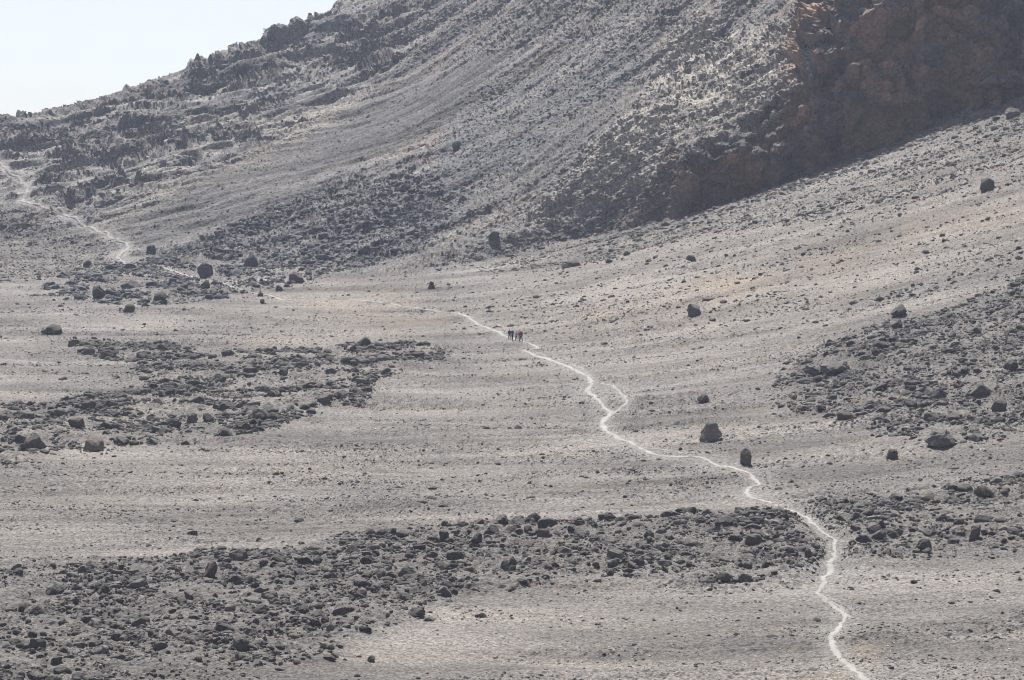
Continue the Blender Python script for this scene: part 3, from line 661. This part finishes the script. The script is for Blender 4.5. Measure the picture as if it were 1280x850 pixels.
# boulders one can name, each at its place: px, py of its foot, width and height in px, tone, look, label
BOULDERS = [
    (886, 551, 33, 27, (.29, .27, .24), 'big grey boulder with a lit top and dark front standing alone by the footpath'),
    (931, 580, 18, 23, MD, 'upright narrow boulder standing close beside a bend of the footpath'),
    (880, 502, 17, 10, DK, 'small boulder on the open gravel just uphill of the big lone boulder'),
    (265, 722, 23, 25, (.15, .12, .11), 'tall brown leaning boulder at the upper edge of the front rock band'),
    (68, 416, 29, 12, DK, 'long low dark boulder lying alone on the pale plain near the left edge'),
    (1233, 237, 23, 17, DK, 'rounded dark boulder alone on the sandy talus slope below the cliff'),
    (868, 394, 22, 17, MD, 'weathered boulder with a pointed top at the near edge of the tan sand'),
    (1125, 393, 23, 15, DK, 'slanting block at the upper edge of the right rock field, larger of a pair'),
    (1123, 408, 16, 11, DK, 'blunt dark block just below the slanting block in the right rock field'),
    (1225, 494, 38, 20, MD, 'broad grey slab boulder amid the right rock field, lower edge in shade'),
    (1250, 514, 24, 21, MD, 'rounded pale boulder below the broad slab in the right rock field'),
    (1176, 556, 46, 23, (.2, .19, .175), 'massive rounded outcrop boulder at the foot of the right rock field'),
    (1115, 572, 17, 13, (.16, .14, .135), 'striped brown block on clear gravel below the right rock field'),
    (1046, 464, 46, 18, (.2, .19, .18), 'long sloping rock slab at the left edge of the right rock field'),
    (46, 561, 32, 22, (.16, .14, .13), 'large brown dome boulder low in the left rock field'),
    (118, 563, 30, 20, (.235, .205, .17), 'tan boulder with a black shadowed front low in the left rock field'),
    (97, 533, 26, 14, (.16, .13, .115), 'reddish flat boulder just above the tan boulder in the left rock field'),
    (122, 372, 22, 19, DK, 'tall dark boulder leftmost in the cluster below the far footpath'),
    (166, 361, 32, 15, DK, 'wide double boulder in the middle of the cluster below the far footpath'),
    (163, 390, 20, 13, DK, 'lower boulder with a small companion at the near end of the far cluster'),
    (202, 376, 24, 14, DK, 'flat topped boulder with its dark underside in the far cluster'),
    (191, 319, 18, 17, BL, 'squarish bluish boulder just right of the far footpath bend'),
    (110, 334, 15, 12, DK, 'small round boulder left of the far footpath bend'),
    (259, 344, 26, 20, (.15, .14, .14), 'big two tone boulder touching the footpath at the foot of the scree'),
    (258, 361, 16, 14, DK, 'dark block just below the footpath under the two tone boulder'),
    (368, 352, 24, 14, (.16, .145, .135), 'rounded brown boulder at the toe of the dark scree'),
    (313, 333, 24, 18, BL, 'bulky bluish boulder half buried at the toe of the dark scree'),
    (349, 363, 12, 9, DK, 'small dark stone beside the faint stretch of footpath, upper one'),
    (325, 371, 9, 8, DK, 'upper of two small dark blocks at the end of the faint footpath'),
    (328, 379, 8, 7, DK, 'lower of two small dark blocks at the end of the faint footpath'),
    (539, 361, 11, 12, DK, 'pointed dark rock alone on the pale slope above the footpath'),
    (570, 186, 14, 13, BL, 'large shadowed block halfway up the bluish scree'),
    (617, 298, 22, 12, BL, 'dark rounded boulder at the lower edge of the bluish scree'),
    (716, 334, 30, 10, DK, 'long dark rock pile lump on the slope above the hikers'),
    (865, 327, 16, 10, DK, 'dark boulder with a smaller neighbour on the sandy slope below the cliff'),
    (520, 769, 28, 12, DK, 'long dark block at the lower corner of the front rock band'),
    (465, 826, 12, 9, DK, 'small dark stone alone on clear gravel below the front rock band'),
    (642, 708, 14, 15, DK, 'upright dark block in the middle of the front rock band'),
    (632, 711, 12, 15, (.2, .19, .175), 'upright grey block touching the dark upright block in the front band'),
    (1155, 686, 23, 13, DK, 'wide black boulder low in the rock band right of the footpath'),
    (1220, 671, 20, 19, (.18, .165, .15), 'lozenge shaped boulder with a lit brown top right of the footpath'),
    (1160, 625, 22, 11, (.24, .2, .16), 'tan topped flat boulder near the upper edge of the right band'),
    (1208, 616, 26, 13, DK, 'large brown boulder at the upper edge of the right band'),
    (1228, 620, 30, 15, (.19, .165, .14), 'broad boulder with a tan top at the upper edge of the right band'),
    (1118, 625, 24, 10, DK, 'low dark slab at the upper edge of the band right of the footpath'),
    (1010, 695, 13, 12, DK, 'black block just left of the footpath where it leaves the front band'),
    (260, 527, 18, 12, DK, 'dark boulder in the middle of the left rock field'),
    (240, 528, 16, 13, MD, 'grey boulder beside the dark one in the middle of the left rock field'),
    (335, 515, 34, 14, (.19, .18, .165), 'long pale topped slab near the lower edge of the left rock field'),
    (1088, 205, 10, 8, PL, 'pale block lying just below the shaded cliff'),
    (1267, 145, 24, 13, (.24, .22, .2), 'large pale slab on the rubble slope under the cliff'),
    (1083, 207, 10, 8, PL, 'pale round stone lying at the foot of the shaded cliff'),
    (503, 671, 22, 9, DK, 'flat dark boulder at the upper edge of the front band left of the others'),
    (555, 672, 17, 10, DK, 'dark wedge at the upper edge of the front band above the dense rubble'),
    (597, 676, 17, 12, DK, 'rounded dark boulder near the upper edge of the front band'),
    (660, 664, 13, 9, DK, 'dark blocky rock at the upper edge of the front band'),
    (811, 672, 16, 11, DK, 'dark lump near the upper edge of the band nearer the footpath'),
]
BOULDERS = [b for b in BOULDERS if b[0] != 1088]
V, Fc = ICO[4]
vis_ok = inview & facing
def place(px, py):
    """nearest visible point of the land to a pixel of the photograph"""
    k = np.where(vis_ok & (np.abs(PX - px) < 2.0) & (np.abs(PY - py) < 2.0))[0]
    if len(k) == 0: k = np.where(vis_ok & (np.abs(PX - px) < 6) & (np.abs(PY - py) < 6))[0]
    k = k[DEP[k] < DEP[k].min() + 6]
    return Pn[k[np.argmin((PX[k] - px) ** 2 + (PY[k] - py) ** 2)]]
taken = []
for n, (px, py, w, h, tone, label) in enumerate(BOULDERS):
    P = place(px, py); dep = P[1]; k_ = .80 if (290 < py < 395 and px < 640) or n in (31, 32) else .88; W = k_ * w * dep / F; H = k_ * h * dep / F
    S, Fk = rock_shape(4, 540 + n, 11, .09, .8)
    r = np.random.default_rng(n); a = r.uniform(-.5, .5) + (math.pi if r.random() < .5 else 0)
    c, s_ = math.cos(a), math.sin(a); S = S @ np.array([[c, s_, 0], [-s_, c, 0], [0, 0, 1]])
    if 'leaning' in label or 'slanting' in label or 'lozenge' in label:
        S[:, 0] += S[:, 2] * .55
    S = S / np.array([np.ptp(S[:, 0]), np.ptp(S[:, 1]), np.ptp(S[:, 2])]) * np.array([W, W * r.uniform(.75, 1.05), H * 1.32])
    S[:, 2] -= S[:, 2].min() + H * .30
    S[:, :2] *= (1.10 - .38 * np.clip(S[:, 2] / H, 0, 1))[:, None]
    tilt = math.radians(r.uniform(28, 44)); nn_ = np.array([math.sin(tilt) * r.uniform(-.5, .5), -math.sin(tilt), math.cos(tilt)]); nn_ /= np.linalg.norm(nn_)
    cut = (S @ nn_); lim = np.percentile(cut, 99.5) * r.uniform(.70, .9); over = np.clip(cut - lim, 0, None) * .7
    S = S - over[:, None] * nn_
    S[:, 2] *= H / S[:, 2].max()
    o = link('boulder', build_mesh('boulder', S, Fk, M_ROCK), None, label, 'boulder')
    o.location = P; o.color = (*[t * .95 for t in tone], 1)
    taken.append((px, py - h / 2, w, h))
# clear the rubble that would sit inside a named boulder
clear = np.zeros(len(SS), bool)
for px, py, w, h in taken:
    clear |= (np.abs(qx - px) < w * .55) & (np.abs(qy - py) < h * .6) & (spx > 3.2)
ppl = (np.abs(qx - 645) < 12) & (np.abs(qy - 420) < 12) & (spx > 2.5)
keep = ~clear & ~ppl
chips = []
for px, py, w, h in taken:
    P = place(px, py + h / 2); W = w * P[1] / F
    for _ in range(18):
        a = RNG.random() * 6.28; q_ = W * RNG.uniform(.4, 1.1)
        chips.append((P[0] + math.cos(a) * q_, P[1] + math.sin(a) * q_, min(.38, W * RNG.uniform(.03, .13))))
chips = np.array(chips); cz = surf(chips[:, 0], chips[:, 1])
nc = len(chips)
SP = np.vstack([SP, np.c_[chips[:, :2], cz + chips[:, 2] * .1]]); SS = np.concatenate([SS, chips[:, 2]]); ST = np.vstack([ST, np.array(MD) * np.exp(.3 * RNG.normal(size=(nc, 1)))])
SZ = np.concatenate([SZ, np.full(nc, 6)]); SGr = np.concatenate([SGr, np.ones(nc, bool)]); spx = np.concatenate([spx, np.full(nc, 3.0)]); qx = np.concatenate([qx, np.zeros(nc)]); seen = np.concatenate([seen, np.zeros(nc, bool)]); keep = np.concatenate([keep, np.ones(nc, bool)])
NIND = 292 - len(BOULDERS)
cand = np.where(seen & keep & ~SGr & (SZ != ZONES.index('ridge')) & (SZ != ZONES.index('shoulder')))[0]
top = cand[np.argsort(-spx[cand])[:NIND]]
WHERE = {'front': 'in the near rock band', 'left': 'in the rock field on the left of the plain', 'right': 'on the rocky rise at the right',
         'strip': 'in the thin line of rocks above the right rock field', 'apron': 'among the blocks at the foot of the dark scree', 'talus': 'on the talus slope below the cliff', 'plain': 'lying loose on the open gravel plain', 'mountain': 'on the mountainside'}
protos = [build_mesh('rock', *rock_shape(3, 100 + k, 9, .08, .68), M_ROCK) for k in range(26)]
proto_ob = {}
for n, i in enumerate(top):
    zn = ZONES[SZ[i]]
    if zn == 'front':
        part = 'left of the footpath' if qx[i] < 1000 else 'right of the footpath'
        if qx[i] < 430: part = 'at its left end'
        wh = WHERE['front'] + ', ' + part
    else: wh = WHERE[zn]
    sz = 'larger' if spx[i] > 11 else 'smaller'
    tn = 'dark' if ST[i].mean() < .14 else 'grey'
    label = f'{sz} {tn} angular rock {wh}'
    k = n % len(protos)
    if k not in proto_ob:
        o = link('rock', protos[k]); proto_ob[k] = o
    else:
        o = proto_ob[k].copy(); COL.objects.link(o)
    o['label'] = label; o['category'] = 'rock'; o['group'] = label.replace('rock ', 'rocks ', 1)
    o.location = SP[i]; s = SS[i]; o.scale = (s, s * RNG.uniform(.75, 1.05), s * RNG.uniform(.75, 1.1))
    o.rotation_euler = (RNG.normal() * .2, RNG.normal() * .2, RNG.random() * 6.28)
    o.color = (*ST[i], 1)
keep[top] = False
log('individual rocks')
def mass(sel, name, label):
    idx = np.where(sel)[0]
    big = spx[idx] > 5
    Vs, Fs, Ts, off = [], [], [], 0
    for ids, sub, nsh in ((idx[big], 2, 24), (idx[~big], 1, 24)):
        sh = RNG.integers(0, nsh, len(ids))
        for k in range(nsh):
            q = ids[sh == k]
            if len(q) == 0: continue
            S, Fk = rock_shape(sub, 900 + k + sub * 50, 6, .05 if sub == 2 else 0, .66)
            a = RNG.random(len(q)) * 6.283; tl = RNG.normal(size=len(q)) * .45
            ca, sa, ct, st_ = np.cos(a), np.sin(a), np.cos(tl), np.sin(tl)
            W = S[None] * (SS[q][:, None, None] * np.stack([np.ones(len(q)), RNG.uniform(.7, 1.05, len(q)), RNG.uniform(.75, 1.2, len(q))], -1)[:, None, :])
            x1, y1, z1 = W[..., 0], W[..., 1], W[..., 2]
            y2 = y1 * ct[:, None] - z1 * st_[:, None]; z2 = y1 * st_[:, None] + z1 * ct[:, None]
            W = np.stack([x1 * ca[:, None] - y2 * sa[:, None], x1 * sa[:, None] + y2 * ca[:, None], z2], -1) + SP[q][:, None]
            nv = S.shape[0]
            Vs.append(W.reshape(-1, 3)); Ts.append(np.repeat(ST[q], nv, 0))
            Fs.append((Fk[None] + (off + np.arange(len(q)) * nv)[:, None, None]).reshape(-1, 3)); off += nv * len(q)
    me = build_mesh(name, np.vstack(Vs), np.vstack(Fs), M_RUBBLE, np.vstack(Ts))
    link(name, me, 'stuff', label, name); log(name, len(idx), len(me.polygons))
mass(keep & ~SGr, 'rubble', 'loose dark volcanic rubble strewn in bands over plain and slopes')
mass(keep & SGr, 'gravel', 'fine grey and pale gravel scattered over plain and scree')

# ------------------------------------------------------------------ hikers
def skin(name, verts, edges, radii, mat, parent=None, root=0, sub=2, extra=None):
    me = bpy.data.meshes.new(name); me.from_pydata(verts, edges, [])
    o = bpy.data.objects.new(name, me); COL.objects.link(o)
    md = o.modifiers.new('s', 'SKIN'); md.use_smooth_shade = True
    for k, r in enumerate(radii):
        v = me.skin_vertices[0].data[k]; v.radius = r if isinstance(r, tuple) else (r, r); v.use_root = (k == root)
    sd = o.modifiers.new('d', 'SUBSURF'); sd.levels = sub; sd.render_levels = sub
    bpy.context.view_layer.update()
    dg = bpy.context.evaluated_depsgraph_get()
    m2 = bpy.data.meshes.new_from_object(o.evaluated_get(dg)); m2.name = name
    o.modifiers.clear(); o.data = m2; bpy.data.meshes.remove(me)
    if extra is not None:       # further closed pieces of the same surface (head, fingers)
        import bmesh
        bm = bmesh.new(); bm.from_mesh(m2)
        for e in extra:
            bm.from_mesh(e); bpy.data.meshes.remove(e)
        bm.to_mesh(m2); bm.free()
        for p in m2.polygons: p.use_smooth = True
    m2.materials.clear(); m2.materials.append(mat)
    if parent: o.parent = parent
    return o
def plain(name, c, rough=.8):
    m, nt, b = new_mat(name); L = nt.links
    n = node(nt, 'ShaderNodeTexNoise'); n.inputs['Scale'].default_value = 14; n.inputs['Detail'].default_value = 3
    mx = node(nt, 'ShaderNodeMix', data_type='RGBA'); mx.inputs['A'].default_value = (*[v * .8 for v in c], 1); mx.inputs['B'].default_value = (*[min(1, v * 1.2) for v in c], 1)
    L.new(n.outputs['Fac'], mx.inputs['Factor']); L.new(mx.outputs['Result'], b.inputs['Base Color'])
    b.inputs['Roughness'].default_value = rough
    return m
SKIN_M = plain('skin', (.42, .26, .19)); HAIR_M = plain('hair', (.03, .022, .018)); BOOT_M = plain('boot_leather', (.035, .03, .028))
def ball(name, c, s, seg=3, tweak=None):
    import bmesh
    bm = bmesh.new(); bmesh.ops.create_icosphere(bm, subdivisions=seg, radius=1)
    for v in bm.verts:
        co = v.co.copy()
        if tweak: co = tweak(co)
        v.co = (c[0] + co.x * s[0], c[1] + co.y * s[1], c[2] + co.z * s[2])
    me = bpy.data.meshes.new(name); bm.to_mesh(me); bm.free(); return me
def hiker(px, py, height, rz, label, jacket, legs, hat, stride=.16, arm=.05):
    P = place(px, py)
    g = surf([P[0]], [P[1]])[0]
    root = bpy.data.objects.new('person', None); COL.objects.link(root)
    root.location = (P[0], P[1], g); root.rotation_euler = (0, 0, rz); k = height / 1.75; root.scale = (k, k, k)
    root['label'] = label; root['category'] = 'person'; root['group'] = 'hikers on the footpath'
    # faces -y
    J = {'pel': (0, 0, .95), 'wai': (0, .0, 1.10), 'che': (0, .01, 1.32), 'nec': (0, .0, 1.50), 'hed': (0, -.015, 1.60)}
    hp = {s: (s * .09, 0, .90) for s in (-1, 1)}; kn = {s: (s * .105, -s * stride * .6 - .03, .50) for s in (-1, 1)}
    an = {s: (s * .115, -s * stride + .03, .09) for s in (-1, 1)}; to = {s: (s * .125, -s * stride - .13, .045) for s in (-1, 1)}
    sh = {s: (s * .18, .01, 1.42) for s in (-1, 1)}; eb = {s: (s * .25, s * arm + .03, 1.15) for s in (-1, 1)}; wr = {s: (s * .26, -s * arm - .09, .92) for s in (-1, 1)}; pa = {s: (s * .26, -s * arm - .12, .85) for s in (-1, 1)}
    vs = [J['pel'], J['wai'], J['che'], J['nec'], J['hed']]; es = [(0, 1), (1, 2), (2, 3), (3, 4)]; rd = [(.14, .10), (.13, .095), (.155, .105), .055, .06]
    for s in (-1, 1):
        b = len(vs); vs += [hp[s], kn[s], an[s], to[s], sh[s], eb[s], wr[s], pa[s]]; rd += [.085, .055, .04, .035, .055, .042, .03, (.03, .022)]
        es += [(0, b), (b, b + 1), (b + 1, b + 2), (b + 2, b + 3), (2, b + 4), (b + 4, b + 5), (b + 5, b + 6), (b + 6, b + 7)]
    def face(co):
        c = co.copy()
        if c.y < -.7 and abs(c.x) < .25 and -.35 < c.z < .1: c.y -= .28          # nose
        if c.y < -.5 and .1 < abs(c.x) < .5 and .05 < c.z < .25: c.y += .10       # eye sockets
        if abs(c.x) > .9 and abs(c.z) < .3: c.x *= 1.22                           # ears
        if c.z < -.5: c.x *= .82
        return c
    extra = [ball('head', (0, -.02, 1.635), (.075, .095, .115), 3, face)]
    for s in (-1, 1):
        x0, y0, z0 = pa[s]
        for q, (dy, ln) in enumerate(((-.03, .065), (-.01, .078), (.01, .072), (.03, .055))):
            fg = skin('finger', [(x0, y0 + dy, z0 + .02), (x0 - s * .004, y0 + dy, z0 - ln * .55), (x0 - s * .022, y0 + dy - .004, z0 - ln)], [(0, 1), (1, 2)], [.009, .0085, .007], SKIN_M, sub=1)
            extra.append(fg.data.copy()); bpy.data.objects.remove(fg)
        fg = skin('finger', [(x0, y0 - .015, z0 + .03), (x0 - s * .012, y0 - .05, z0 + .005), (x0 - s * .02, y0 - .06, z0 - .025)], [(0, 1), (1, 2)], [.011, .010, .008], SKIN_M, sub=1)
        extra.append(fg.data.copy()); bpy.data.objects.remove(fg)
    skin('body', vs, es, rd, SKIN_M, root, extra=extra)
    vs = [(0, 0, .90), J['wai'], J['che'], (0, 0, 1.49)]; es = [(0, 1), (1, 2), (2, 3)]; rd = [(.175, .135), (.165, .13), (.19, .145), (.075, .075)]
    for s in (-1, 1):
        b = len(vs); vs += [sh[s], eb[s], wr[s]]; rd += [.085, .07, .05]; es += [(2, b), (b, b + 1), (b + 1, b + 2)]
    skin('jacket', vs, es, rd, jacket, root)
    vs = [(0, 0, 1.02), J['pel']]; es = [(0, 1)]; rd = [(.15, .115), (.165, .125)]
    for s in (-1, 1):
        b = len(vs); vs += [hp[s], kn[s], (an[s][0], an[s][1], .14)]; rd += [.115, .088, .075]; es += [(1, b), (b, b + 1), (b + 1, b + 2)]
    skin('trousers', vs, es, rd, legs, root)
    for s in (-1, 1):
        a, t_ = an[s], to[s]
        skin('boot', [(a[0], a[1] + .01, .17), (a[0], a[1], .06), (t_[0], t_[1], .045)], [(0, 1), (1, 2)], [.055, (.055, .055), (.05, .04)], BOOT_M, root)
    def cap(co):
        c = co.copy()
        if c.z < -.05: c.z = -.05
        if c.y < -.55 and c.z < .35: c.y *= 1.55; c.z = min(c.z, .12)
        return c
    if hat:
        o = bpy.data.objects.new('cap', ball('cap', (0, -.012, 1.665), (.088, .108, .10), 3, cap)); COL.objects.link(o); o.parent = root; o.data.materials.append(hat); o.data.shade_smooth()
    else:
        def hr(co):
            c = co.copy()
            if c.y < -.2 and c.z < .35: c.y = -.2
            return c
        o = bpy.data.objects.new('hair', ball('hair', (0, .0, 1.652), (.084, .098, .112), 3, hr)); COL.objects.link(o); o.parent = root; o.data.materials.append(HAIR_M); o.data.shade_smooth()
NAVY = plain('navy_cloth', (.018, .022, .045)); BLUE_M = plain('blue_cloth', (.05, .09, .24)); GREYC = plain('pale_grey_cloth', (.45, .45, .50)); GREEN = plain('dark_green_cloth', (.03, .05, .05)); PINK = plain('dusty_pink_cloth', (.36, .17, .22)); MAROON = plain('maroon_cloth', (.22, .05, .08)); WHITE = plain('white_cloth', (.55, .55, .55)); PALE = plain('stone_trousers', (.38, .37, .40))
hiker(637.2, 424.6, 1.60, .5, 'hiker in navy jacket and navy trousers at the back end of the group', NAVY, NAVY, None, .10)
hiker(640.9, 425.6, 1.68, -.3, 'hiker with white cap and blue jacket second from the back of the group', BLUE_M, NAVY, WHITE, .22)
hiker(645.4, 426.3, 1.50, .4, 'hiker in pale grey top and dark green trousers in the middle of the group', GREYC, GREEN, None, .12)
hiker(648.4, 426.0, 1.58, -.6, 'hiker in dusty pink jacket and pale trousers behind the front walker', PINK, PALE, None, .12)
hiker(651.3, 427.7, 1.80, .3, 'hiker in white cap, maroon jacket and navy trousers walking at the front', MAROON, NAVY, WHITE, .24)
log('hikers')

# ------------------------------------------------------------------ air
def haze(density):
    import bmesh
    lo = Pn.min(0) - np.array([30, 30, 1.0]); hi = Pn.max(0) + np.array([30, 30, 6.0])
    bm = bmesh.new(); bmesh.ops.create_cube(bm, size=1)
    for v in bm.verts: v.co = [(lo[k] + hi[k]) / 2 + v.co[k] * (hi[k] - lo[k]) for k in range(3)]
    me = bpy.data.meshes.new('haze'); bm.to_mesh(me); bm.free()
    m = bpy.data.materials.new('haze'); m.use_nodes = True; nt = m.node_tree; nt.nodes.clear()
    out = nt.nodes.new('ShaderNodeOutputMaterial'); v = nt.nodes.new('ShaderNodeVolumePrincipled')
    v.inputs['Color'].default_value = (.66, .77, 1.0, 1); v.inputs['Density'].default_value = density; v.inputs['Anisotropy'].default_value = .2
    nt.links.new(v.outputs['Volume'], out.inputs['Volume']); me.materials.append(m)
    link('haze', me, 'stuff', 'thin bluish haze in the air between the plain and the mountain', 'haze')
HAZE = 0.000095
if HAZE: haze(HAZE)

# ------------------------------------------------------------------ light and camera
SUN_EL, SUN_AZ = 54.0, -8.0       # degrees; azimuth clockwise from straight ahead (+y)
w = bpy.data.worlds.new('World'); scene.world = w; w.use_nodes = True
nt = w.node_tree; bg = nt.nodes['Background']
sky = nt.nodes.new('ShaderNodeTexSky'); sky.sky_type = 'NISHITA'; sky.sun_disc = False
sky.sun_elevation = math.radians(SUN_EL); sky.sun_rotation = math.radians(SUN_AZ); sky.altitude = 2500; sky.air_density = 1.0; sky.dust_density = 7.0; sky.ozone_density = 1.0
hs = nt.nodes.new('ShaderNodeHueSaturation'); hs.inputs['Hue'].default_value = .525; hs.inputs['Saturation'].default_value = .55
nt.links.new(sky.outputs['Color'], hs.inputs['Color']); nt.links.new(hs.outputs['Color'], bg.inputs['Color']); bg.inputs['Strength'].default_value = .051
sun = bpy.data.lights.new('sun', 'SUN'); sun.energy = 5.0; sun.angle = math.radians(.5); sun.color = (1, .96, .905)
so = bpy.data.objects.new('sun', sun); COL.objects.link(so)
from mathutils import Vector
e, a = math.radians(SUN_EL), math.radians(SUN_AZ)
sd = Vector((math.sin(a) * math.cos(e), math.cos(a) * math.cos(e), math.sin(e)))
so.rotation_euler = sd.to_track_quat('Z', 'Y').to_euler(); so.location = sd * 400
cam = bpy.data.cameras.new('camera'); cam.lens = 100; cam.sensor_width = 36; cam.clip_start = .5; cam.clip_end = 20000
co = bpy.data.objects.new('camera', cam); COL.objects.link(co); co.location = (0, 0, HC); co.rotation_euler = (math.pi / 2 - PITCH, 0, 0)
scene.camera = co
vs = scene.view_settings; vs.view_transform = 'Standard'; vs.look = 'None'; vs.gamma = 1; vs.use_curve_mapping = False; vs.exposure = 1.13
scene.cycles.use_denoising = True; scene.cycles.denoising_prefilter = 'ACCURATE'; scene.cycles.denoising_input_passes = 'RGB_ALBEDO_NORMAL'; scene.cycles.filter_width = 1.1; scene.cycles.volume_bounces = 1; scene.cycles.max_bounces = 5
log('done')
